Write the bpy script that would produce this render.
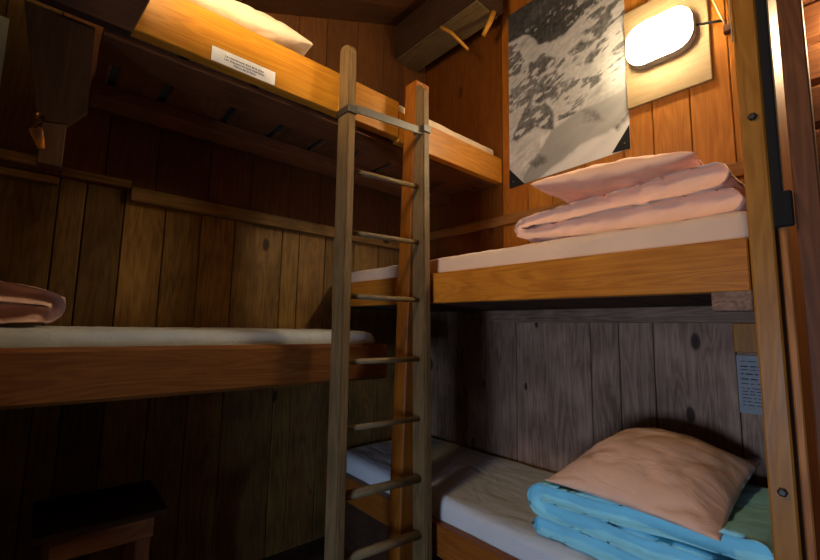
import bpy, bmesh, math, random
from mathutils import Vector, Matrix, noise
SC = bpy.context.scene
for o in list(bpy.data.objects): bpy.data.objects.remove(o)
H = 1.25                                   # eye height; z values below are relative to the eye
C = SC.collection
# ------------------------------------------------------------------ camera
cam = bpy.data.objects.new('camera', bpy.data.cameras.new('camera')); C.objects.link(cam)
def cam_matrix(yaw, pitch, roll):
    cy, sy, cp, sp = math.cos(yaw), math.sin(yaw), math.cos(pitch), math.sin(pitch)
    f = Vector((sy*cp, cy*cp, sp)); r = Vector((cy, -sy, 0)); u = r.cross(f)
    cr, sr = math.cos(roll), math.sin(roll)
    r2 = cr*r + sr*u; u2 = -sr*r + cr*u
    m = Matrix((r2, u2, -f)).transposed().to_4x4(); m.translation = (0, 0, H)
    return m
cam.matrix_world = cam_matrix(math.radians(41.31), math.radians(6.62), math.radians(1.08))
cam.data.sensor_width = 36; cam.data.lens = 413.5/820*36; cam.data.clip_start = 0.02
SC.camera = cam
# ------------------------------------------------------------------ world, daylight, exposure
SC.view_settings.view_transform = 'Standard'; SC.view_settings.look = 'None'
SC.view_settings.gamma = 1; SC.view_settings.use_curve_mapping = False
SC.view_settings.exposure = 0.0
W = bpy.data.worlds.new('sky'); SC.world = W; W.use_nodes = True
bg = W.node_tree.nodes['Background']; bg.inputs[0].default_value = (.42, .62, 1, 1); bg.inputs[1].default_value = .5
LAMP_WALL = 150.0        # radiance of the lamp on the right wall
LAMP_SIDE = 78.0
LAMP_LANDING = 85.0     # radiance of the lamp beyond the end wall, outside the frame        # radiance of the lamp at the upper left, outside the frame
DAYLIGHT = 54.0         # watts through the window
dl = bpy.data.lights.new('daylight', 'AREA'); dl.shape = 'RECTANGLE'; dl.size = .62; dl.size_y = .7
dl.energy = DAYLIGHT; dl.color = (.50, .68, 1)
dlo = bpy.data.objects.new('daylight', dl); C.objects.link(dlo)
dlo.location = (-2.02, .15, H-.50); dlo.rotation_euler = (0, math.radians(-90), 0)
# ------------------------------------------------------------------ materials
def mat(name):
    m = bpy.data.materials.new(name); m.use_nodes = True
    nt = m.node_tree; b = nt.nodes['Principled BSDF']
    return m, nt, b
def N(nt, t, **kw):
    n = nt.nodes.new(t)
    for k, v in kw.items(): setattr(n, k, v)
    return n
def math_node(nt, op, a, b=None, c=None):
    n = N(nt, 'ShaderNodeMath', operation=op)
    for i, v in enumerate((a, b, c)):
        if v is None: continue
        if isinstance(v, (int, float)): n.inputs[i].default_value = v
        else: nt.links.new(v, n.inputs[i])
    return n.outputs[0]
def wood(name, dark, light, rough=.5, knots=.62, stain=.35, bump=.25):
    m, nt, b = mat(name); L = nt.links.new
    at = N(nt, 'ShaderNodeAttribute', attribute_name='grain')
    tn = N(nt, 'ShaderNodeAttribute', attribute_name='tone')
    mp = N(nt, 'ShaderNodeMapping'); mp.inputs['Scale'].default_value = (1.0, 9, 9); L(at.outputs['Vector'], mp.inputs[0])
    n1 = N(nt, 'ShaderNodeTexNoise'); n1.inputs['Scale'].default_value = 1.3; n1.inputs['Detail'].default_value = 3; n1.inputs['Distortion'].default_value = .5
    L(mp.outputs[0], n1.inputs['Vector'])
    rings = math_node(nt, 'SINE', math_node(nt, 'MULTIPLY', n1.outputs['Fac'], 62.0))
    rings = math_node(nt, 'MULTIPLY_ADD', rings, .5, .5)
    mp2 = N(nt, 'ShaderNodeMapping'); mp2.inputs['Scale'].default_value = (4, 130, 130); L(at.outputs['Vector'], mp2.inputs[0])
    n2 = N(nt, 'ShaderNodeTexNoise'); n2.inputs['Scale'].default_value = 1; n2.inputs['Detail'].default_value = 4; L(mp2.outputs[0], n2.inputs['Vector'])
    n3 = N(nt, 'ShaderNodeTexNoise'); n3.inputs['Scale'].default_value = 5; n3.inputs['Detail'].default_value = 4; L(at.outputs['Vector'], n3.inputs['Vector'])
    fac = math_node(nt, 'MULTIPLY_ADD', rings, .20, math_node(nt, 'MULTIPLY', n2.outputs['Fac'], .55))
    fac = math_node(nt, 'ADD', fac, math_node(nt, 'MULTIPLY', math_node(nt, 'SUBTRACT', n3.outputs['Fac'], .5), stain*2.2))
    # knots
    mp3 = N(nt, 'ShaderNodeMapping'); mp3.inputs['Scale'].default_value = (3.2, 6.5, 6.5); L(at.outputs['Vector'], mp3.inputs[0])
    vo = N(nt, 'ShaderNodeTexVoronoi'); vo.inputs['Scale'].default_value = 1; L(mp3.outputs[0], vo.inputs['Vector'])
    sp = N(nt, 'ShaderNodeSeparateColor'); L(vo.outputs['Color'], sp.inputs[0])
    has = math_node(nt, 'GREATER_THAN', sp.outputs[0], knots)
    rad = math_node(nt, 'MULTIPLY_ADD', sp.outputs[1], .13, .08)
    kn = N(nt, 'ShaderNodeMapRange', interpolation_type='SMOOTHSTEP'); L(vo.outputs['Distance'], kn.inputs[0])
    L(math_node(nt, 'MULTIPLY', rad, .55), kn.inputs[1]); L(rad, kn.inputs[2]); kn.inputs[3].default_value = 1; kn.inputs[4].default_value = 0
    k = math_node(nt, 'MULTIPLY', kn.outputs[0], has)
    cr = N(nt, 'ShaderNodeValToRGB'); cr.color_ramp.elements[0].position = .1; cr.color_ramp.elements[0].color = (*dark, 1)
    cr.color_ramp.elements[1].position = .75; cr.color_ramp.elements[1].color = (*light, 1); L(fac, cr.inputs[0])
    mx = N(nt, 'ShaderNodeMix', data_type='RGBA', blend_type='MULTIPLY'); mx.inputs[0].default_value = 1
    L(cr.outputs[0], mx.inputs[6]); L(tn.outputs['Color'], mx.inputs[7])
    mk = N(nt, 'ShaderNodeMix', data_type='RGBA'); L(math_node(nt, 'MULTIPLY', k, .9), mk.inputs[0]); L(mx.outputs[2], mk.inputs[6])
    mk.inputs[7].default_value = (dark[0]*.22, dark[1]*.2, dark[2]*.2, 1)
    L(mk.outputs[2], b.inputs['Base Color'])
    L(math_node(nt, 'MULTIPLY_ADD', n2.outputs['Fac'], .2, rough-.1), b.inputs['Roughness'])
    b.inputs['Specular IOR Level'].default_value = .22
    bp = N(nt, 'ShaderNodeBump'); bp.inputs['Strength'].default_value = bump; bp.inputs['Distance'].default_value = .003
    L(fac, bp.inputs['Height']); L(bp.outputs[0], b.inputs['Normal'])
    return m
def cloth(name, col, var=.08, rough=.9, sheen=.2):
    m, nt, b = mat(name); L = nt.links.new
    tc = N(nt, 'ShaderNodeTexCoord')
    n = N(nt, 'ShaderNodeTexNoise'); n.inputs['Scale'].default_value = 7; n.inputs['Detail'].default_value = 5; L(tc.outputs['Object'], n.inputs['Vector'])
    cr = N(nt, 'ShaderNodeValToRGB'); cr.color_ramp.elements[0].position = .3; cr.color_ramp.elements[1].position = .7
    cr.color_ramp.elements[0].color = (*[c*(1-var) for c in col], 1); cr.color_ramp.elements[1].color = (*[min(1, c*(1+var)) for c in col], 1)
    L(n.outputs['Fac'], cr.inputs[0]); L(cr.outputs[0], b.inputs['Base Color'])
    b.inputs['Roughness'].default_value = rough; b.inputs['Sheen Weight'].default_value = sheen; b.inputs['Specular IOR Level'].default_value = .15
    mp = N(nt, 'ShaderNodeMapping'); mp.inputs['Scale'].default_value = (8, 3.2, 8); mp.inputs['Rotation'].default_value = (.3, .4, .5); L(tc.outputs['Object'], mp.inputs[0])
    w = N(nt, 'ShaderNodeTexNoise'); w.inputs['Scale'].default_value = 1.2; w.inputs['Detail'].default_value = 3; w.inputs['Distortion'].default_value = 1.2; L(mp.outputs[0], w.inputs['Vector'])
    wv = N(nt, 'ShaderNodeTexNoise'); wv.inputs['Scale'].default_value = 420; L(tc.outputs['Object'], wv.inputs['Vector'])
    bp = N(nt, 'ShaderNodeBump'); bp.inputs['Strength'].default_value = .5; bp.inputs['Distance'].default_value = .018; L(w.outputs['Fac'], bp.inputs['Height'])
    b2 = N(nt, 'ShaderNodeBump'); b2.inputs['Strength'].default_value = .12; b2.inputs['Distance'].default_value = .001; L(wv.outputs['Fac'], b2.inputs['Height'])
    L(bp.outputs[0], b2.inputs['Normal']); L(b2.outputs[0], b.inputs['Normal'])
    return m
def plain(name, col, rough=.5, metal=0, emit=0, ecol=None, bump=0):
    m, nt, b = mat(name); L = nt.links.new
    tc = N(nt, 'ShaderNodeTexCoord'); n = N(nt, 'ShaderNodeTexNoise'); n.inputs['Scale'].default_value = 40; n.inputs['Detail'].default_value = 4
    L(tc.outputs['Object'], n.inputs['Vector'])
    cr = N(nt, 'ShaderNodeValToRGB'); cr.color_ramp.elements[0].color = (*[c*.88 for c in col], 1); cr.color_ramp.elements[1].color = (*[min(1, c*1.1) for c in col], 1)
    L(n.outputs['Fac'], cr.inputs[0]); L(cr.outputs[0], b.inputs['Base Color'])
    b.inputs['Roughness'].default_value = rough; b.inputs['Metallic'].default_value = metal
    if emit:
        b.inputs['Emission Color'].default_value = (*ecol, 1); b.inputs['Emission Strength'].default_value = emit
    return m
M = dict(
    amber = wood('amber varnished pine', (.34, .105, .010), (.62, .245, .026), .42, .36, .30),
    amber_dark = wood('dark amber pine', (.17, .06, .014), (.36, .155, .035), .5, .55, .3),
    honey = wood('honey pine', (.36, .145, .014), (.62, .29, .036), .42, .66, .2),
    panel = wood('amber wall boards', (.27, .085, .008), (.46, .175, .020), .45, .75, .15),
    red = wood('red brown old boards', (.09, .032, .009), (.18, .068, .018), .6, .8, .2),
    brown = wood('brown larch boards', (.14, .072, .02), (.39, .22, .065), .6, .6, .4),
    grey = wood('weathered grey boards', (.17, .092, .058), (.50, .30, .20), .75, .38, .4),
    dark = wood('dark old timber', (.035, .015, .007), (.085, .038, .017), .9, .75, .3),
    umber = wood('umber timber', (.10, .04, .016), (.24, .10, .04), .6, .7, .3),
    ladder = wood('worn ladder wood', (.13, .09, .042), (.29, .205, .105), .5, .8, .3),
    ply = wood('pale plywood', (.27, .185, .085), (.39, .28, .15), .6, .95, .12, .1),
    floor = wood('dark floor boards', (.05, .028, .016), (.13, .075, .042), .6, .7, .3),
    pink = cloth('pink cotton', (.87, .52, .35)),
    dusty = cloth('dusty pink cotton', (.66, .42, .35)),
    cream = cloth('cream cotton', (.72, .57, .42)),
    white = cloth('white cotton', (.62, .62, .62), .05),
    greycloth = cloth('grey white cotton', (.40, .42, .42), .05),
    blush = cloth('blush sheet cotton', (.74, .52, .36), .05),
    turq = cloth('turquoise cotton', (.30, .70, .80), .06),
    blue = cloth('slate blue ticking', (.07, .10, .16), .1),
    metal = plain('galvanised steel', (.15, .145, .13), .5, .7),
    iron = plain('dark iron', (.06, .055, .05), .5, .8),
    black = plain('black plastic', (.006, .005, .005), .95),
    housing = plain('grey lamp housing', (.32, .31, .29), .5),
    paper = plain('white paper', (.88, .87, .84), .8),
    paper_grey = plain('grey paper', (.40, .45, .42), .8),
    card = plain('printed card', (.34, .33, .33), .8),
    ink = plain('printing ink', (.02, .02, .025), .8),
    cord = plain('pale cord', (.55, .40, .22), .8),
    gap = plain('dark gap backing', (.012, .008, .006), .95),
    lamp = plain('lit wall lamp diffuser', (.9, .9, .88), .4, 0, LAMP_WALL, (1, .80, .50)),
    lamp3 = plain('lit landing lamp diffuser', (.9, .9, .88), .4, 0, LAMP_LANDING, (1, .70, .38)),
    lamp2 = plain('lit side lamp diffuser', (.9, .9, .88), .4, 0, LAMP_SIDE, (1, .74, .40)),
)
# ------------------------------------------------------------------ builders
rnd = random.Random(7)
class MB:
    """collects chamfered boxes, tubes and polygons into one mesh"""
    def __init__(s): s.v = []; s.f = []; s.g = []; s.t = []; s.sm = []
    def add(s, vs, fs, axis='x', tone=None, smooth=False, off=None):
        n = len(s.v); k = 'xyz'.index(axis)
        if tone is None: tone = 1
        if off is None: off = (rnd.uniform(0, 40), rnd.uniform(0, 40), rnd.uniform(0, 40))
        for p in vs:
            s.v.append((p[0], p[1], p[2]+H))
            q = (p[k], p[(k+1) % 3], p[(k+2) % 3])
            s.g.append((q[0]+off[0], q[1]+off[1], q[2]+off[2])); s.t.append(tone)
        for f in fs: s.f.append([n+i for i in f]); s.sm.append(smooth)
        return s
    def box(s, x0, x1, y0, y1, z0, z1, axis='x', tone=None, c=.003, fn=None):
        c = min(c, (x1-x0)*.45, (y1-y0)*.45, (z1-z0)*.45)
        vs = []; idx = {}
        lo = (x0, y0, z0); hi = (x1, y1, z1)
        for i in range(8):
            sg = [(i >> a) & 1 for a in range(3)]
            for a in range(3):
                p = []
                for b in range(3):
                    e = hi[b] if sg[b] else lo[b]
                    if b != a: e += -c if sg[b] else c
                    p.append(e)
                idx[(i, a)] = len(vs); vs.append(tuple(p))
        fs = []
        for a in range(3):
            b, d = (a+1) % 3, (a+2) % 3
            for sd in (0, 1):
                q = []
                for (u, w) in ((0, 0), (1, 0), (1, 1), (0, 1)):
                    i = (sd << a) | (u << b) | (w << d); q.append(idx[(i, a)])
                fs.append(q if sd else q[::-1])
            for u in (0, 1):
                for w in (0, 1):
                    i0 = (u << b) | (w << d); i1 = i0 | (1 << a)
                    q = [idx[(i0, b)], idx[(i1, b)], idx[(i1, d)], idx[(i0, d)]]
                    fs.append(q if u != w else q[::-1])
        for i in range(8):
            q = [idx[(i, 0)], idx[(i, 1)], idx[(i, 2)]]
            fs.append(q if bin(i).count('1') % 2 else q[::-1])
        if fn: vs = [fn(*p) for p in vs]
        return s.add(vs, fs, axis, tone)
    def prism(s, pts, d, axis='x', tone=None):
        """polygon pts (3-D, planar) extruded by vector d"""
        n = len(pts); d = Vector(d); P = [Vector(p) for p in pts]
        vs = [tuple(p) for p in P]+[tuple(p+d) for p in P]
        fs = [list(range(n))[::-1], list(range(n, 2*n))]+[[i, (i+1) % n, n+(i+1) % n, n+i] for i in range(n)]
        return s.add(vs, fs, axis, tone)
    def tube(s, pts, r, n=10, axis='x', tone=None):
        P = [Vector(p) for p in pts]; vs = []; fs = []
        for i, p in enumerate(P):
            t = (P[min(i+1, len(P)-1)]-P[max(i-1, 0)]).normalized()
            a = t.cross(Vector((0, 0, 1)));
            if a.length < .1: a = t.cross(Vector((0, 1, 0)))
            a.normalize(); b = t.cross(a); rr = r[i] if isinstance(r, (list, tuple)) else r
            for k in range(n):
                an = 2*math.pi*k/n; vs.append(tuple(p+a*rr*math.cos(an)+b*rr*math.sin(an)))
        for i in range(len(P)-1):
            for k in range(n):
                fs.append([i*n+k, i*n+(k+1) % n, (i+1)*n+(k+1) % n, (i+1)*n+k])
        fs.append(list(range(n))[::-1]); fs.append([(len(P)-1)*n+k for k in range(n)])
        s.add(vs, fs, axis, tone, True); s.sm[-2:] = [False, False]
        return s
    def build(s, name, m, parent=None):
        me = bpy.data.meshes.new(name); me.from_pydata(s.v, [], s.f); me.update()
        bm = bmesh.new(); bm.from_mesh(me); bmesh.ops.recalc_face_normals(bm, faces=bm.faces); bm.to_mesh(me); bm.free()
        a = me.attributes.new('grain', 'FLOAT_VECTOR', 'POINT'); a.data.foreach_set('vector', [c for q in s.g for c in q])
        a = me.attributes.new('tone', 'FLOAT_COLOR', 'POINT')
        a.data.foreach_set('color', [c for t in s.t for c in ((t, t, t, 1) if isinstance(t, (int, float)) else (*t, 1))])
        me.polygons.foreach_set('use_smooth', s.sm)
        me.materials.append(M[m] if isinstance(m, str) else m)
        return link(name, me, parent)
def link(name, me, parent=None):
    o = bpy.data.objects.new(name, me); C.objects.link(o)
    if parent:
        o.parent = parent; o.matrix_parent_inverse = Matrix.Translation(-parent.location)
    return o
def thing(name, label, cat, loc, group=None):
    o = bpy.data.objects.new(name, None); C.objects.link(o); o.location = (loc[0], loc[1], loc[2]+H); o.empty_display_size = .1
    return tag(o, label, cat, group)
def tag(o, label, cat, group=None):
    o['label'] = label; o['category'] = cat
    if group: o['group'] = group
    return o
def struct(o): o['kind'] = 'structure'; return o
def B(name, m, parent, *a, **k):
    return MB().box(*a, **k).build(name, m, parent)
def fbm(p, sc, seed=0): return noise.fractal(Vector(p)*sc+Vector((seed*7.3, seed*3.1, seed*1.7)), 1, 2, 4)
def crease(p, sc, seed=0):
    v = noise.noise(Vector(p)*sc+Vector((seed*5.1, seed*2.3, seed*9.7))); return 1-min(1, abs(v)*3.2)
def soft_mesh(name, vs, fs, m, parent=None, disp=None):
    me = bpy.data.meshes.new(name); me.from_pydata(vs, [], fs); me.update()
    bm = bmesh.new(); bm.from_mesh(me); bmesh.ops.remove_doubles(bm, verts=bm.verts, dist=1e-5)
    bmesh.ops.recalc_face_normals(bm, faces=bm.faces); bm.normal_update()
    if disp:
        for v, d in [(v, disp(v.co, v.normal)) for v in bm.verts]: v.co += v.normal*d if isinstance(d, float) else d
    bm.to_mesh(me); bm.free()
    for p in me.polygons: p.use_smooth = True
    for v in me.vertices: v.co.z += H
    me.materials.append(M[m]); me.update()
    return link(name, me, parent)
def soft_box(name, m, x0, x1, y0, y1, z0, z1, r=.03, step=.03, amp=.004, seed=1, parent=None, sag=0):
    lo = Vector((x0, y0, z0)); hi = Vector((x1, y1, z1)); c = (lo+hi)/2; h = (hi-lo)/2
    r = min(r, *[q*.98 for q in h])
    def ticks(a):
        n = max(2, int((2*h[a]-2*r)/step)); t = [-h[a]+r*(1-math.cos(math.pi/2*i/4)) for i in range(4)]
        t += [-h[a]+r+(2*h[a]-2*r)*i/n for i in range(n+1)]; t += [-q for q in t[3::-1]]
        return t
    T = [ticks(a) for a in range(3)]; vs = []; fs = []
    for a in range(3):
        b, d = (a+1) % 3, (a+2) % 3
        for sd in (-1, 1):
            n0 = len(vs)
            for u in T[b]:
                for w in T[d]:
                    p = Vector((0, 0, 0)); p[a] = sd*h[a]; p[b] = u; p[d] = w
                    q = Vector([max(-h[i]+r, min(h[i]-r, p[i])) for i in range(3)]); e = p-q
                    if e.length > 0: p = q+e.normalized()*r
                    vs.append(p+c)
            nw = len(T[d])
            for i in range(len(T[b])-1):
                for j in range(nw-1):
                    f = [n0+i*nw+j, n0+(i+1)*nw+j, n0+(i+1)*nw+j+1, n0+i*nw+j+1]; fs.append(f if sd > 0 else f[::-1])
    def disp(p, n):
        d = amp*fbm(p, 4, seed)+amp*.6*fbm((p.x*1.5, p.y*1.5, p.z*3), 14, seed)
        return d
    return soft_mesh(name, vs, fs, m, parent, disp)
def folded(name, m, axis, path, w0, w1, thick, amp=.006, seed=1, parent=None, round_w=1.0, wob=.02, cre=.006, tfun=None):
    """a thick quilt swept along a folded centre line path [(s,z)...] lying in the axis/z plane, spanning w0..w1 sideways"""
    P = []
    for i in range(len(path)-1):
        a = Vector(path[i]); b = Vector(path[i+1]); n = max(1, int((b-a).length/.012))
        for k in range(n): P.append(a.lerp(b, k/n))
    P.append(Vector(path[-1]))
    for _ in range(3): P = [P[0]]+[(P[i-1]+P[i]*2+P[i+1])/4 for i in range(1, len(P)-1)]+[P[-1]]
    Lc = [0]
    for i in range(1, len(P)): Lc.append(Lc[-1]+(P[i]-P[i-1]).length)
    tot = Lc[-1]; vs = []; fs = []; hw = (w1-w0)/2; wc = (w0+w1)/2
    prof = []
    K = 12
    for k in range(K+1): prof.append((-1+2*k/K, 1))        # top, w from -1..1
    ring = []
    nr = 7
    for k in range(K+1): ring.append(('f', -1+2*k/K, 1))
    for k in range(1, nr): ring.append(('r', 1, math.pi/2-math.pi*k/nr))
    for k in range(K+1): ring.append(('f', 1-2*k/K, -1))
    for k in range(1, nr): ring.append(('r', -1, -math.pi/2-math.pi*k/nr))
    R = len(ring)
    for i, p in enumerate(P):
        t = (P[min(i+1, len(P)-1)]-P[max(i-1, 0)]).normalized(); nn = Vector((-t.y, t.x))
        e = min(Lc[i], tot-Lc[i]); th = thick*(tfun(Lc[i]/tot) if tfun else 1)
        cap = math.sqrt(max(.02, 1-max(0, 1-e/(th*.5))**2)); ht = th/2*cap
        sh = wob*noise.noise(Vector((Lc[i]*3.1, seed*4.7, 0)))
        sh2 = wob*noise.noise(Vector((Lc[i]*2.7, seed*8.9, 5)))
        for kind, a, b in ring:
            if kind == 'f': w = a*(hw-th/2*round_w); n = b*ht
            else:
                w = a*((hw-th/2*round_w)+th/2*round_w*math.cos(b)*1.0); n = ht*math.sin(b)
            w = wc+w+(sh if w < 0 else sh2)
            q = p+nn*n
            vs.append(Vector((w, q.x, q.y)) if axis == 'y' else Vector((q.x, w, q.y)))
    for i in range(len(P)-1):
        for k in range(R): fs.append([i*R+k, i*R+(k+1) % R, (i+1)*R+(k+1) % R, (i+1)*R+k])
    fs.append(list(range(R))[::-1]); fs.append([(len(P)-1)*R+k for k in range(R)])
    def disp(p, n):
        q = (p.x, p.y, p.z*1.6)
        return amp*fbm(q, 5, seed)+amp*.5*fbm(q, 15, seed+3)-cre*crease((p.x*.8+p.y*.5, p.y*.9-p.x*.4, p.z*2.2), 7, seed)**3
    return soft_mesh(name, vs, fs, m, parent, disp)
def pillow(name, m, corners, top, bot, seed=1, amp=.006, pinch=.08, parent=None, power=.5, cre=.006, n=44):
    """corners: FL, FR, BR, BL (3-D); top/bot: bulge upwards/downwards"""
    c = [Vector(q) for q in corners]; up = (c[1]-c[0]).cross(c[3]-c[0]).normalized()
    if up.z < 0: up = -up
    vs = []; fs = []
    for side in (1, -1):
        n0 = len(vs)
        for i in range(n+1):
            u = -math.cos(math.pi*i/n)*.55+(-1+2*i/n)*.45
            for j in range(n+1):
                w = -math.cos(math.pi*j/n)*.55+(-1+2*j/n)*.45
                uu = u*(1-pinch*(1-w*w)*abs(u)**2); ww = w*(1-pinch*(1-u*u)*abs(w)**2)
                a, b = (uu+1)/2, (ww+1)/2
                p = c[0].lerp(c[1], a).lerp(c[3].lerp(c[2], a), b)
                k = (max(0, 1-u*u)*max(0, 1-w*w))**power
                q = p+up*side*(top if side > 0 else bot)*k
                edge = min(1, k*3)
                ra = math.atan2(w, u); rr = math.hypot(u, w)
                d = amp*fbm(p, 6, seed)*edge
                d += -cre*edge*max(0, rr-.35)*(.5+.5*math.sin(ra*9+3*fbm(p, 3, seed)+seed))
                d += -cre*.8*edge*crease((p.x*1.2+p.y*.6, p.y-p.x*.7, p.z), 6, seed)**4
                vs.append(q+up*d*side)
        for i in range(n):
            for j in range(n):
                f = [n0+i*(n+1)+j, n0+(i+1)*(n+1)+j, n0+(i+1)*(n+1)+j+1, n0+i*(n+1)+j+1]; fs.append(f if side > 0 else f[::-1])
    return soft_mesh(name, vs, fs, m, parent)
def arc(cx, cz, r, a0, a1, n=10): return [(cx+r*math.cos(a0+(a1-a0)*i/n), cz+r*math.sin(a0+(a1-a0)*i/n)) for i in range(n+1)]
def tones(n, lo=.75, hi=1.15): return [rnd.uniform(lo, hi) for _ in range(n)]
# ------------------------------------------------------------------ the room
XW, YW, XR, YB = 2.14, 2.30, 1.35, 1.545
def ceil_z(x): return 1.98+.447*(x-1.117)
# floor boards
f = MB(); y = -2.2; f.box(-2.1, 2.3, -2.3, 2.45, -1.33, -1.272, tone=.2)
while y < 2.36:
    f.box(-2.05, 2.2, y, y+.137, -1.275, -1.25, 'x', rnd.uniform(.7, 1.2)); y += .14
struct(f.build('floor', 'floor'))
# back wall: lower brown boards and upper reddish boards, one wall
wb = MB(); wb.box(-.80, 2.30, YW+.02, YW+.08, -1.27, ceil_z(2.3)+.02, tone=.08)
edges = [-.78, -.60, -.42, -.2, 0, .092, .236, .405, .57, .74, 1.013, 1.121, 1.30, 1.52, 1.72, 1.93, 2.14]
tn = [.9, 1, .8, .55, .62, .42, 1.0, .95, 1.1, .85, 1.0, .9, .7, .8, .7, .8]
for i in range(len(edges)-1):
    wb.box(edges[i]+.002, edges[i+1]-.002, YW, YW+.022, -1.26, .62, 'z', (tn[i], tn[i]*rnd.uniform(.95, 1.03), tn[i]*rnd.uniform(.85, 1.05)))
struct(wb.build('wall_back', 'brown'))
wu = MB(); x = -.78
for wdt in (.16, .2, .19, .17, .21, .20, .24, .22, .23, .20, .24, .23, .20, .20, .22):
    x1 = min(x+wdt, 2.14)
    if x < 2.12: 
        t = rnd.uniform(.75, 1.2); zt = ceil_z(x1)+.01
        t = (t*1.05, t*1.5, t*1.2) if x < -.1 else t
        wu.box(x+.0015, x1-.0015, YW-.012, YW+.018, .62, zt, 'z', t)
    x = x1
wu = struct(wu.build('trim_1', 'red'))
# right wall: grey weathered boards low, amber boards high
wr = MB(); wr.box(XW+.02, XW+.08, .14, 2.36, -1.27, 2.5, tone=.08)
ey = [.14, .26, .403, .71, .865, 1.008, 1.46, 1.69, 1.93, 2.12, 2.30]
for i in range(len(ey)-1):
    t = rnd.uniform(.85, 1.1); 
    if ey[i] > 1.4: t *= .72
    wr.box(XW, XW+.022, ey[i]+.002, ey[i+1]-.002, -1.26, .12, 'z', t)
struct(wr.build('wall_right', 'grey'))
wq = MB(); eu = [.14, .20, .353, .506, .663, .80, 1.0, 1.2, 1.36, 1.545, 1.74, 1.95, 2.14, 2.30]
for i in range(len(eu)-1):
    t = rnd.uniform(.85, 1.12)
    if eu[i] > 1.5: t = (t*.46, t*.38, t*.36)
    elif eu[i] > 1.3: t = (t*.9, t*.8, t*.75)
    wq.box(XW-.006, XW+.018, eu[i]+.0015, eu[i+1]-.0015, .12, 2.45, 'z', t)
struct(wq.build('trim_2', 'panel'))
# ceiling
ce = MB(); y = -2.25
while y < 2.36:
    t = rnd.uniform(.42, .62)
    x0, x1 = -2.1, 2.3
    ce.prism([(x0, y, ceil_z(x0)), (x1, y, ceil_z(x1)), (x1, y+.157, ceil_z(x1)), (x0, y+.157, ceil_z(x0))], (0, 0, .03), 'x', t); y += .16
ce.prism([(-2.1, -2.3, ceil_z(-2.1)+.03), (2.3, -2.3, ceil_z(2.3)+.03), (2.3, 2.4, ceil_z(2.3)+.03), (-2.1, 2.4, ceil_z(-2.1)+.03)], (0, 0, .04), 'x', .2)
struct(ce.build('ceiling', 'umber'))
# other walls, out of frame: window wall, near wall, partition added to keep daylight off the back wall
def planks_y(name, x, y0, y1, z0, z1, m, skip=None, side=1):
    b = MB(); y = y0
    while y < y1-.01:
        ye = min(y+.2, y1)
        b.box(min(x, x+.03*side), max(x, x+.03*side), y+.001, ye-.001, z0, z1, 'z', rnd.uniform(.8, 1.1)); y = ye
    return b
w = planks_y('w', -1.9, -2.3, -.2, -1.27, .62, 'brown', side=-1)
for a in (planks_y('w', -1.9, .5, 1.0, -1.27, .62, 'brown', side=-1),):
    for i in range(0): pass
    n = len(w.v); w.v += a.v; w.g += a.g; w.t += a.t; w.f += [[n+k for k in q] for q in a.f]; w.sm += a.sm
w.box(-1.93, -1.9, -.2, .5, -1.27, -.95, 'y', .9); w.box(-1.93, -1.9, -.2, .5, -.20, .62, 'y', .9)
struct(w.build('wall_left', 'brown'))
wf = MB()
for a in ((-1.95, -1.86, -.2, -.16, -.95, -.20, 'z'), (-1.95, -1.86, .46, .5, -.95, -.20, 'z'), (-1.95, -1.86, -.16, .46, -.95, -.91, 'y'), (-1.95, -1.86, -.16, .46, -.24, -.20, 'y')):
    wf.box(*a)
struct(wf.build('window_1', 'umber'))
pw = planks_y('p', -.78, .95, 2.3, -1.27, ceil_z(-.78)+.02, 'brown', side=-1)
pw.box(-1.93, -.78, .95, .98, -1.27, .75, 'x', .8)
struct(pw.build('wall_light_block', 'brown'))
wn = MB(); wn.box(-1.95, 2.2, -2.3, -2.27, -1.27, 2.3, 'x', .8); struct(wn.build('wall_near', 'brown'))
# end wall of the right bunks and the log wall beside it
we = MB(); we.box(1.364, 2.135, .146, .175, -1.27, 2.5, 'x', .8); struct(we.build('wall_end', 'umber'))
lg = MB(); z = -1.25; k = 0
while z < 2.3:
    lg.box(2.13, 2.23, -2.3, .1315, z, z+.168, 'y', rnd.uniform(.75, 1.2), c=.018); z += .17
lg.box(2.225, 2.26, -2.3, .2, -1.27, 2.45, 'y', .3)
struct(lg.build('wall_front', 'umber'))
# battens on the walls
t3 = MB(); t3.box(.252, 2.10, 2.262, YW-.001, .565, .632, 'x', .85); t3.box(.0, .251, 2.272, YW-.013, .625, .660, 'x', .8)
struct(t3.build('trim_3', 'brown'))
t4 = MB(); t4.box(-.78, -.004, 2.255, YW-.013, .640, .678, 'x', 1); t4.box(-.78, -.004, 2.262, YW-.001, .578, .608, 'x', .8)
struct(t4.build('trim_4', 'brown'))
t5 = MB(); t5.box(2.105, XW-.007, .215, 2.262, .652, .712, 'y', 1.0)
struct(t5.build('trim_5', 'amber_dark'))
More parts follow.
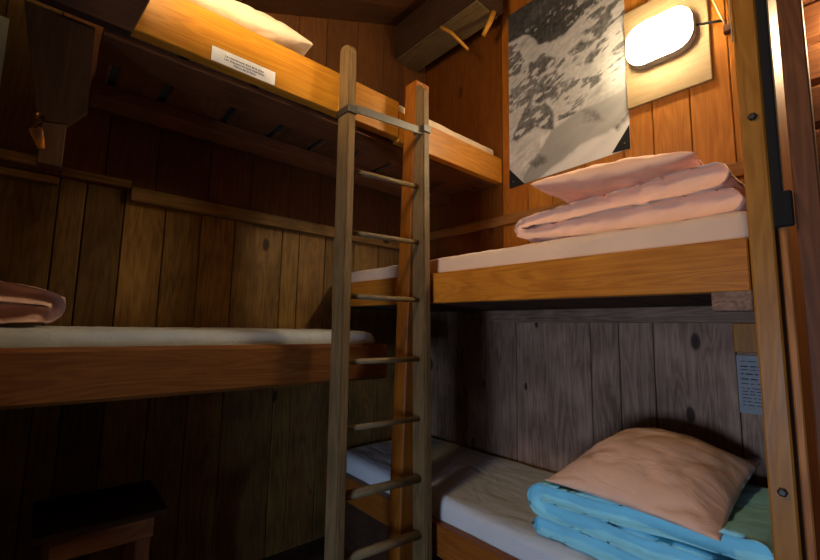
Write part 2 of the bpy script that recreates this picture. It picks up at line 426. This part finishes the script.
# purlin under the ceiling with two wooden pegs
pu = thing('ceiling_beam', 'dark roof beam along the upper right corner with pegs in its underside, painted pale for lamplight', 'beam', (1.93, 2.0, 2.02))
bm_ = MB().prism([(1.815, YW-.013, 2.02), (2.035, YW-.013, 2.02), (2.035, YW-.013, ceil_z(2.035)-.004), (1.815, YW-.013, ceil_z(1.815)-.004)], (0, -.83, 0), 'y', .9)
bm_.build('timber', 'dark', pu)
MB().box(1.82, 2.03, 1.50, YW-.016, 2.004, 2.0195, 'y', (.55, .5, .45)).build('lamplit_underside', 'ladder', pu)  # paler colour stands in for lamplight on the underside; timber darkened as shade
MB().tube([(1.815, 1.80, 2.002), (1.845, 1.73, 1.935), (1.90, 1.635, 1.795)], [.011, .012, .009], 8, 'z', 1).build('peg', 'honey', pu)
MB().tube([(1.97, 1.485, 2.01), (1.965, 1.51, 1.95), (1.955, 1.555, 1.875)], [.018, .017, .014], 8, 'z', 1).build('peg', 'honey', pu)
# ------------------------------------------------------------------ bunks
ub = thing('bunk_bed', 'top left plank bunk high under the roof with a notice on its lit beam', 'bunk', (.7, 1.9, .93), 'plank bunks')
fr = B('front_beam', 'honey', ub, .06, 1.262, YB, YB+.05, .955, 1.145, axis='x', tone=(1.05, 1, .8))
B('end_beam', 'honey', ub, 1.264, 2.133, YB+.003, YB+.05, .936, 1.100, axis='x', tone=(1, .9, .7))
B('front_ledger', 'umber', ub, .06, 2.12, YB+.052, 1.78, .928, .952, axis='x', tone=.8)
B('back_ledger', 'umber', ub, .06, 2.12, 1.99, 2.12, .895, .952, axis='x', tone=.95)
xs = .065
for e in (.117, .297, .52+.035, .78, 1.0, 1.22, 1.45, 1.67, 1.90, 2.12):
    B('slat', 'umber', ub, xs, e-.016, YB+.052, 2.27, .954, .974, axis='y', tone=rnd.uniform(.6, .9)); xs = e+.016
eb = MB().prism([(-.128, 1.60, .94), (.040, 1.60, .94), (.045, 1.60, .66), (.0, 1.60, .60), (-.065, 1.60, .588)], (0, .04, 0), 'z', .6); eb.build('end_board', 'dark', ub)
B('hanger_foot', 'dark', ub, -.058, .0, 1.605, 1.638, .462, .60, axis='z', tone=1)
MB().tube([(-.062, 1.59, .60), (-.066, 1.585, .55), (-.05, 1.60, .505)], [.014, .017, .008], 8, 'z', 1.2).build('wooden_knob', 'amber', ub)
gp = MB().prism([(-.76, 1.40, .853), (.118, 1.40, .853), (.165, 1.40, 1.02), (.165, 1.40, 1.30), (-.76, 1.40, 1.14)], (0, .035, 0), 'x', (.5, .36, .3)); gp.build('guard_plank', 'dark', ub)
# notice glued on the beam
nt_ = B('notice', 'paper', ub, .372, .612, YB-.0025, YB-.0002, .958, 1.014, c=.0004)
def text(body, size, loc, rot, m, parent, name='printed_text', align='CENTER'):
    cu = bpy.data.curves.new(name, 'FONT'); cu.body = body; cu.size = size; cu.align_x = align; cu.extrude = .0003
    to = bpy.data.objects.new(name, cu); C.objects.link(to); dg = bpy.context.evaluated_depsgraph_get()
    me = bpy.data.meshes.new_from_object(to.evaluated_get(dg)); bpy.data.objects.remove(to)
    me.transform(Matrix.Translation((loc[0], loc[1], loc[2]+H)) @ rot.to_4x4()); me.materials.clear(); me.materials.append(M[m])
    return link(name, me, parent)
RX = Matrix.Rotation(math.pi/2, 3, 'X')
text('La couverture doit être pliée\nLes chaussures sont interdites\nMerci de le faire', .0125, (.492, YB-.003, .990), RX, 'ink', nt_)

lb = thing('bunk_bed', 'middle left plank bunk at eye height behind the ladder', 'bunk', (.3, 1.9, -.2), 'plank bunks')
B('front_rail', 'amber_dark', lb, -.77, 1.235, YB, YB+.068, -.236, -.0745, axis='x', tone=(.60, .52, .44), c=.012)
x = -.77
while x < 1.22:
    B('slat', 'dark', lb, x, min(x+.195, 1.235), YB+.069, 2.262, -.215, -.195, axis='y', tone=rnd.uniform(.8, 1.1)); x += .2
B('back_rail', 'dark', lb, -.77, 1.235, 2.263, 2.297, -.26, -.19, axis='x')

mb = thing('bunk_bed', 'middle right plank bunk with an amber rail below the wall lamp', 'bunk', (1.7, 1.2, .13), 'plank bunks')
B('front_rail', 'amber', mb, XR, XR+.045, .214, 2.285, .122, .262, axis='y', tone=(1, .95, .9), fn=lambda x, y, z: (x, y, z-.012*max(0, (.9-y)/.7)))
y = .21
while y < 2.2:
    B('slat', 'dark', mb, XR+.047, 2.09, y, min(y+.205, 2.262), .118, .138, axis='x', tone=rnd.uniform(.9, 1.2)); y += .215
B('wall_cleat', 'grey', mb, 2.085, 2.138, .205, 1.62, .045, .1165, axis='y', tone=.8)
B('end_cleat', 'grey', mb, 1.352, 1.42, .212, .30, .06, .1165, axis='x', tone=.8)

db = thing('bunk_bed', 'bottom right plank bunk low above the floor', 'bunk', (1.7, 1.2, -.9), 'plank bunks')
B('front_rail', 'amber', db, XR, XR+.04, .205, 2.285, -.965, -.838, axis='y', tone=(.55, .45, .6))
y = .21
while y < 2.2:
    B('slat', 'dark', db, XR+.042, 2.132, y, min(y+.205, 2.262), -.92, -.90, axis='x', tone=rnd.uniform(.9, 1.2)); y += .215
B('kick_board', 'dark', db, XR+.05, XR+.07, .21, 2.285, -1.249, -.925, axis='y', tone=.8)

# posts
pc = thing('bunk_post', 'brown corner post between the left and right bunks behind the ladder', 'post', (1.30, 1.5, -1.25), 'bunk posts')
pm = MB().box(1.245, 1.340, 1.455, 1.539, -1.25, 1.245, axis='z', tone=(.52, .44, .45), c=.006, fn=lambda x, y, z: (x+.006*(z+.2)+.042*max(0, z-.28), y, z)); pm.build('shaft', 'amber', pc)
pr = thing('bunk_post', 'thick honey post with bolt heads at the right end of the bunks', 'post', (1.33, .18, -1.25), 'bunk posts')
MB().box(1.30, 1.362, .154, .203, -1.25, 1.60, axis='z', tone=(.74, .68, .85), c=.004).build('shaft', 'honey', pr)
for z in (.547, -.356):
    MB().tube([(1.301, .177, z), (1.294, .177, z), (1.291, .177, z)], [.010, .010, .006], 6, 'x').build('bolt_head', 'iron', pr)
# strap, jamb and beam to the right of the post
tag(MB().box(1.290, 1.303, .1315, .1515, .27, 1.3, axis='z').box(1.286, 1.3035, .116, .1515, .255, .34, axis='z').build('strap', 'black'),
    'black strap with a buckle hanging beside the right post', 'strap')
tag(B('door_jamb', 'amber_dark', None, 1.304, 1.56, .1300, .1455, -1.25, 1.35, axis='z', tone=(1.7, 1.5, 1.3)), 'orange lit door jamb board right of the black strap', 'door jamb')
tag(MB().box(1.300, 1.345, .070, .1145, -1.25, 1.45, axis='z', tone=(.9, .75, .65)).build('timber_stud', 'umber'), 'dark brown timber stud at the right edge beside the logs', 'stud')
# wall block and card under the right middle bunk
tag(B('wall_block', 'amber', None, 2.10, 2.138, .20, .402, -.072, .044, axis='z', tone=1), 'tan wooden block on the wall under the end of the right bunk', 'block')
cd = B('notice_card', 'card', None, 2.133, 2.1385, .20, .402, -.312, -.085, c=.0005)
tag(cd, 'grey printed notice card on the wall below the tan block', 'notice')
tx = MB()
for i, z in enumerate((-.108, -.128, -.141, -.158, -.178, -.196, -.214, -.226, -.238, -.252, -.266, -.280)):
    y = .39
    while y > .235:
        l = rnd.uniform(.008, .03); hgt = .0045 if i in (1, 3, 4) else .0028
        if not (i == 0 and .32 < y < .365): tx.box(2.1318, 2.1329, max(.22, y-l), y, z-hgt/2, z+hgt/2, c=.0001)
        y -= l+.006
tx.build('printed_lines', 'ink', cd)
# ------------------------------------------------------------------ mattresses
tag(um := soft_box('mattress', 'cream', .10, 2.128, 1.599, 2.26, .985, 1.180, .025, .035, .003, 3), 'cream mattress on the top left bunk, its end by the poster', 'mattress', 'mattresses')
soft_box('ticking_underside', 'blue', .11, 2.12, 1.61, 2.25, .9755, .984, .003, .2, 0, 1, um)
tag(soft_box('mattress', 'greycloth', -.74, 1.228, 1.616, 2.255, -.193, -.018, .05, .035, .005, 4), 'white mattress on the middle left bunk', 'mattress', 'mattresses')
tag(soft_box('mattress', 'blush', XR+.052, 2.125, .215, 2.25, .140, .342, .028, .03, .004, 5), 'blush sheeted mattress on the right bunk below the wall lamp', 'mattress', 'mattresses')
tag(soft_box('mattress', 'white', XR+.045, 2.128, .215, 2.27, -.898, -.748, .045, .03, .004, 6), 'white mattress on the bottom right bunk under the turquoise duvet', 'mattress', 'mattresses')
# ------------------------------------------------------------------ bedding
pi = math.pi
# middle right: pink duvet folded in two, fold at the far end, and pillow on top
pth = [(.235, .388)]+[(.55, .392), (.925, .390)]+arc(.945, .416, .026, -pi/2, pi/2, 10)[1:]+[(.75, .452), (.45, .468), (.26, .472)]
tag(folded('folded_duvet', 'pink', 'y', pth, 1.428, 1.99, .080, .006, 11, wob=.035, cre=.010, tfun=lambda t: .86+.16*math.sin(t*9)-.26*math.exp(-((t-.5)/.10)**2)), 'pink duvet folded on the right bunk below the wall lamp', 'duvet', 'folded duvets')
tag(pillow('pillow', 'pink', [(1.43, .90, .588), (1.44, .335, .548), (1.98, .36, .56), (1.98, .90, .575)], .075, .055, 21, .007, .05, power=.36, cre=.012),
    'pink pillow topping the folded duvet below the wall lamp', 'pillow', 'pillows')
# middle left: pink duvet folded in two
pth = [(-.62, .022), (-.02, .020)]+arc(.005, .044, .024, -pi/2, pi/2, 10)+[(-.08, .080), (-.2, .094), (-.62, .10)]
tag(folded('folded_duvet', 'dusty', 'x', pth, 1.63, 2.15, .060, .006, 14, wob=.03, cre=.012, tfun=lambda t: 1-.3*math.exp(-((t-.5)/.08)**2)), 'pink duvet folded at the far left on the white mattress', 'duvet', 'folded duvets')
# bottom right: turquoise duvet in two thick folds and a pink pillow
pth = [(.915, -.712)]+[(.40, -.712), (.30, -.70)]+arc(.29, -.680, .028, -pi/2, -3*pi/2, 8)+[(.40, -.650), (.86, -.650)]+arc(.875, -.620, .030, -pi/2, pi/2, 10)[1:]+[(.60, -.580), (.222, -.560)]
tag(folded('folded_duvet', 'turq', 'y', pth, 1.40, 2.0, .059, .0045, 17, wob=.03, cre=.007), 'turquoise duvet folded on the bottom right bunk', 'duvet', 'folded duvets')
tag(pillow('pillow', 'pink', [(1.43, .86, -.545), (1.40, .325, -.548), (2.04, .335, -.475), (2.04, .80, -.448)], .125, .01, 25, .006, .04, power=.62, cre=.012),
    'large pink pillow lying on the turquoise duvet', 'pillow', 'pillows')
# top left pillow
tag(pillow('pillow', 'cream', [(.20, 1.605, 1.225), (.80, 1.60, 1.262), (.86, 1.98, 1.27), (.20, 1.98, 1.24)], .105, .055, 29, .006, .04, power=.36, cre=.008),
    'cream pillow on the top left bunk above the notice', 'pillow', 'pillows')
# ------------------------------------------------------------------ ladder
ld = thing('ladder', 'worn wooden bunk ladder leaning on the top left bunk', 'ladder', (1.1, 1.36, -1.25))
def lean(z): return -.045*(.95-z)/1.0*.95
def stile(x0, yb, ztop, splay=0):
    # rounded top
    pts = [(x0, yb-.085, -1.25), (x0, yb, -1.25), (x0, yb, ztop-.02), (x0, yb-.012, ztop-.003), (x0, yb-.028, ztop), (x0, yb-.060, ztop-.012), (x0, yb-.085, ztop-.05)]
    pts = [(p[0]+splay*(p[2]-.9)/1.75, p[1]+lean(p[2]), p[2]) for p in pts]
    return MB().prism(pts, (.037, -.004, 0), 'z', (.78, .68, .58))
def bev(o, w=.005):
    bm = bmesh.new(); bm.from_mesh(o.data); bmesh.ops.bevel(bm, geom=list(bm.edges), offset=w, segments=2, affect='EDGES', clamp_overlap=True); bm.to_mesh(o.data); bm.free(); return o
bev(stile(.897, 1.528, 1.262, .028).build('stile', 'ladder', ld)); bev(stile(1.293, 1.479, 1.215, .022).build('stile', 'ladder', ld))
for i, z in enumerate((.672, .397, .126, -.140, -.398, -.645, -.868, -1.10)):
    d = lean(z); r = .0115 if i < 5 else .018
    MB().tube([(.918+.028*(z-.9)/1.75, 1.482+d, z), (1.297+.022*(z-.9)/1.75, 1.436+d, z+.002)], r, 12, 'x', 1).build('rung', 'ladder', ld)
z = .948; d = lean(z)
MB().prism([(.936, 1.447+d, z-.018), (1.293, 1.401+d, z-.016), (1.293, 1.401+d, z+.018), (.936, 1.447+d, z+.018)], (.0, .006, 0), 'x').build('steel_bar', 'metal', ld)
for x0, yb, z in ((.897, 1.528, .932), (1.293, 1.479, .962)):
    d = lean(z); c_ = MB()
    for (a, b, e, g) in ((x0-.004, x0-.0005, yb-.090, yb+.004), (x0+.0375, x0+.041, yb-.094, yb+.0), (x0-.004, x0+.041, yb-.095, yb-.0895), (x0-.004, x0+.041, yb+.0005, yb+.004)):
        c_.box(a, b, e+d, g+d, z-.017, z+.017, c=.001)
    c_.build('clamp', 'iron', ld)
# ------------------------------------------------------------------ poster
ROCKS = [  # grey value, outline in poster coordinates (u to the right, v upwards)
 (.055, [(-.1, .84), (0, .84), (.16, .83), (.25, .79), (.33, .725), (.44, .69), (.57, .71), (.65, .75), (.75, .76), (1.1, .80), (1.1, 1.1), (-.1, 1.1)]),
 (.10, [(-.05, .74), (.1, .75), (.15, .69), (.12, .63), (-.05, .63)]), (.09, [(.22, .65), (.38, .64), (.47, .59), (.45, .56), (.29, .55), (.19, .59)]),
 (.12, [(.58, .60), (.68, .62), (.74, .59), (.70, .56), (.61, .57)]), (.15, [(.67, .50), (.74, .53), (.83, .52), (.82, .50), (.75, .485)]),
 (.24, [(.87, .48), (.98, .48), (1.05, .44), (.92, .45)]), (.14, [(.67, .65), (.83, .665), (.78, .64), (.71, .63)]),
 (.16, [(.18, .49), (.37, .54), (.47, .52), (.43, .46), (.32, .43)]), (.20, [(.39, .43), (.62, .45), (.56, .43), (.46, .40)]),
 (.14, [(.69, .44), (.76, .42), (.74, .40), (.70, .40)]), (.12, [(.06, .45), (.18, .48), (.40, .46), (.48, .39), (.35, .40), (.18, .43)]),
 (.12, [(.03, .26), (.18, .41), (.35, .39), (.44, .29), (.43, .23), (.26, .27), (.09, .27)]), (.15, [(.02, .55), (.12, .56), (.16, .50), (.03, .44)])]
SLOPE = [(.14, -.05), (.14, .03), (.23, .10), (.34, .17), (.41, .23), (.53, .25), (.65, .27), (.71, .27), (.80, .27), (.91, .28), (1.1, .31), (1.1, .20), (1.02, .19), (.90, .14), (.85, .115), (.77, .11), (.63, .10), (.47, .05), (.28, 0), (.24, -.05)]
KNOLLS = [(.13, [(.19, .09), (.28, .13), (.36, .12), (.37, .07), (.27, .06)]), (.20, [(.65, .26), (.72, .25), (.80, .24), (.86, .17), (.77, .18), (.69, .20)]), (.26, [(.88, .13), (1.02, .19), (1.02, .16), (.92, .11)])]
def sdf(poly, x, y):
    d = 9e9; inside = False; n = len(poly)
    for i in range(n):
        ax, ay = poly[i]; bx, by = poly[(i+1) % n]; ay *= 1.6; by *= 1.6
        ex, ey = bx-ax, by-ay; wx, wy = x-ax, y-ay
        t = max(0, min(1, (wx*ex+wy*ey)/(ex*ex+ey*ey+1e-12)))
        d = min(d, (wx-ex*t)**2+(wy-ey*t)**2)
        if (ay > y) != (by > y) and x < ex*(y-ay)/(by-ay)+ax: inside = not inside
    return -math.sqrt(d) if inside else math.sqrt(d)
def lerp(a, b, t): t = max(0, min(1, t)); return a+(b-a)*t
def poster_val(u, v):
    """a snowy mountain flank in black and white"""
    y = v*1.6; rot = (u*.93+y*.36, y*.93-u*.36)
    wu = .035*fbm((u, y, 1), 6, 2); wv = .035*fbm((u, y, 4), 6, 3)
    fine = fbm((rot[0]*9, rot[1]*26, 2), 1, 4); mid = fbm((rot[0]*4, rot[1]*11, 6), 1, 6); grit = fbm((u*40, y*40, 3), 1, 1)
    g = .50+.16*mid+.10*fine+.06*grit
    if v > .26: g = lerp(g, .14+.1*grit, ((mid+.7*fine+.25*noise.noise(Vector((u*5, v*7, 9))))-.16-.25*max(0, u-.7))*4)
    for k, (val, poly) in enumerate(ROCKS):
        d = sdf(poly, u+wu, y+wv+.012*fine)
        rock = val*(1+.7*grit+.5*mid)
        if k == 0:
            sp = max(0, fine*.7+grit*.5+.9*(u-.45)+.25-.9*abs(v-.83)*3)
            rock = lerp(rock, .42, (sp-.45)*3)
        elif fine > .28: rock = lerp(rock, .5, (fine-.28)*6)
        g = lerp(rock, g, d/.018+.5)
    ds = sdf(SLOPE, u+wu*.25, y+wv*.25)
    g = lerp(.30+.05*mid+.10*(u-.5)+.3*max(0, -ds-.10), g, ds/.016+.5)
    if v < .22 and ds > 0 and u > .3: g = lerp(g, .64-.9*max(0, .10-ds)*0+.06*mid, ds/.03)
    for val, poly in KNOLLS:
        d = sdf(poly, u+wu, y+wv); g = lerp(val*(1+.5*grit+.6*mid), g, d/.03+.6)
    return max(.012, min(.78, g))
po = thing('poster', 'black and white snowy mountain poster beside the wall lamp', 'poster', (2.13, 1.1, .9))
nu, nv = 130, 200; vs = []; fs = []; cols = []
py0, py1, pz0, pz1 = 1.487, .767, .886, 2.068
for j in range(nv+1):
    for i in range(nu+1):
        u, v = i/nu, j/nv
        vs.append((XW-.0095-.001*math.sin(u*5), py0+(py1-py0)*u, pz0+(pz1-pz0)*v+.030*u*(1-v)+H)); g = poster_val(u, v); cols += [g, g*.985, g*.92, 1]
for j in range(nv):
    for i in range(nu): k = j*(nu+1)+i; fs.append([k, k+1, k+nu+2, k+nu+1])
me = bpy.data.meshes.new('print'); me.from_pydata(vs, [], fs); ca = me.color_attributes.new('ink', 'FLOAT_COLOR', 'POINT'); ca.data.foreach_set('color', cols)
m_, nt, b_ = mat('printed poster'); a_ = N(nt, 'ShaderNodeAttribute', attribute_name='ink'); nt.links.new(a_.outputs['Color'], b_.inputs['Base Color']); b_.inputs['Roughness'].default_value = .6
me.materials.append(m_); link('print', me, po)
for (ya, yb_, z) in ((py0, py0-.11, pz0), (py1, py1+.09, pz0+.030)):
    MB().prism([(XW-.0115, ya, z-.002), (XW-.0115, yb_, z+.002), (XW-.0115, ya, z+.125)], (-.001, 0, 0)).build('corner_tab', 'black', po)
    MB().tube([(XW-.0125, ya+(yb_-ya)*.28, z+.035), (XW-.0155, ya+(yb_-ya)*.28, z+.035)], .004, 8).build('pin', 'metal', po)
# ------------------------------------------------------------------ wall lamp
wl = thing('wall_lamp', 'lit oval bulkhead lamp on a pale plywood board', 'lamp', (2.1, .6, 1.39))
B('backboard', 'ply', wl, 2.118, 2.1335, .412, .770, 1.118, 1.64, axis='y', tone=1)
def stadium(x0, x1, yc, zc, hw, hh, r, name, m, parent, dome=False, n=10, axis='x', sgn=-1):
    """rounded rectangular bulkhead body; lofted rings from x0 (wall) to x1 (front)"""
    ring = []
    for cx, cz, a0 in ((hw-r, hh-r, 0), (-hw+r, hh-r, pi/2), (-hw+r, -hh+r, pi), (hw-r, -hh+r, 3*pi/2)):
        for k in range(n+1):
            a = a0+pi/2*k/n; ring.append((cx+r*math.cos(a), cz+r*math.sin(a)))
    prof = [(0, 1), (.25, 1), (.5, .985), (.75, .93), (.92, .82), (1, .62), (1.02, .3)] if dome else [(0, .97), (.1, 1), (.9, 1), (1, .97)]
    vs = []; fs = []; R = len(ring)
    for t, s in prof:
        for a, b in ring:
            d = min(hw, hh)*(1-s)
            sa, sb = a*(hw-d)/hw, b*(hh-d)/hh
            p = (x0+(x1-x0)*t, yc+sa, zc+sb)
            vs.append(p if axis == 'x' else (p[1]-yc+axis[0], p[0]-x0+axis[1], p[2]))
    for i in range(len(prof)-1):
        for k in range(R): fs.append([i*R+k, i*R+(k+1) % R, (i+1)*R+(k+1) % R, (i+1)*R+k])
    fs.append(list(range(R))); fs.append([(len(prof)-1)*R+k for k in range(R)][::-1])
    return MB().add(vs, fs, smooth=True).build(name, m, parent)
stadium(2.117, 2.064, .600, 1.392, .142, .104, .080, 'housing', 'housing', wl)
stadium(2.0635, 2.036, .600, 1.392, .140, .102, .078, 'diffuser', 'lamp', wl, dome=True)
MB().tube([(2.12, .46, 1.402), (2.118, .43, 1.392), (2.122, .36, 1.37)], .006, 8).build('cable', 'black', wl)
MB().box(2.10, 2.133, .325, .362, 1.30, 1.335, axis='y', tone=.6).build('cable_box', 'umber', wl)
tag(MB().tube([(2.11, .40, 1.52), (2.11, .375, 1.42), (2.10, .352, 1.335)], .0035, 6).build('pull_cord', 'cord'), 'pale cord slanting down to the right of the lamp board', 'cord', 'pale cords')
tag(MB().tube([(1.295, .2045, .93), (1.294, .2050, .86), (1.2935, .2040, .80), (1.293, .2045, .765)], .0018, 6).build('pull_cord', 'cord'), 'pale cord hanging on the face of the right post', 'cord', 'pale cords')
# side lamp at the upper left, out of frame: lights the top left beam
sl = thing('wall_lamp', 'lit bulkhead lamp on the left board above the top bunk', 'lamp', (.12, 1.14, 1.35))
B('backboard', 'ply', sl, .118, .136, .97, 1.31, 1.12, ceil_z(.12)-.002, axis='y')
stadium(.137, .155, 1.14, 1.30, .14, .105, .085, 'housing', 'housing', sl)
stadium(.1555, .21, 1.14, 1.30, .136, .106, .088, 'diffuser', 'lamp2', sl, dome=True)
B('light_blocker', 'ply', sl, .137, .42, 1.20, 1.40, 1.125, 1.14, axis='x')  # added board out of view, cuts the side lamp's light on the mattress below
ll = thing('wall_lamp', 'lit bulkhead lamp on the log wall beyond the right post', 'lamp', (2.12, -.12, 1.2))
stadium(2.128, 2.11, -.12, 1.15, .14, .105, .085, 'housing', 'housing', ll)
stadium(2.109, 2.06, -.12, 1.15, .136, .106, .088, 'diffuser', 'lamp3', ll, dome=True)
# ------------------------------------------------------------------ stool and paper
st = thing('stool', 'small wooden stool in the dark under the middle left bunk', 'stool', (.24, 2.05, -1.25))
B('seat', 'dark', st, .035, .425, 1.855, 2.235, -.722, -.70, axis='x', tone=.9)
B('apron', 'umber', st, .08, .385, 1.875, 1.895, -.80, -.7225, axis='x', tone=1.5)
for x in (.075, .335):
    for y in (1.872, 2.18):
        B('leg', 'umber', st, x, x+.045, y if y > 2 else 1.8955, (y if y > 2 else 1.8955)+.04, -1.25, -.7225, axis='z', tone=1.5)
tag(B('paper_sheet', 'paper_grey', None, -.46, -.217, YW-.0155, YW-.0125, .92, 1.235, c=.0003), 'pale grey green paper sheet on the wall at the left edge', 'paper')
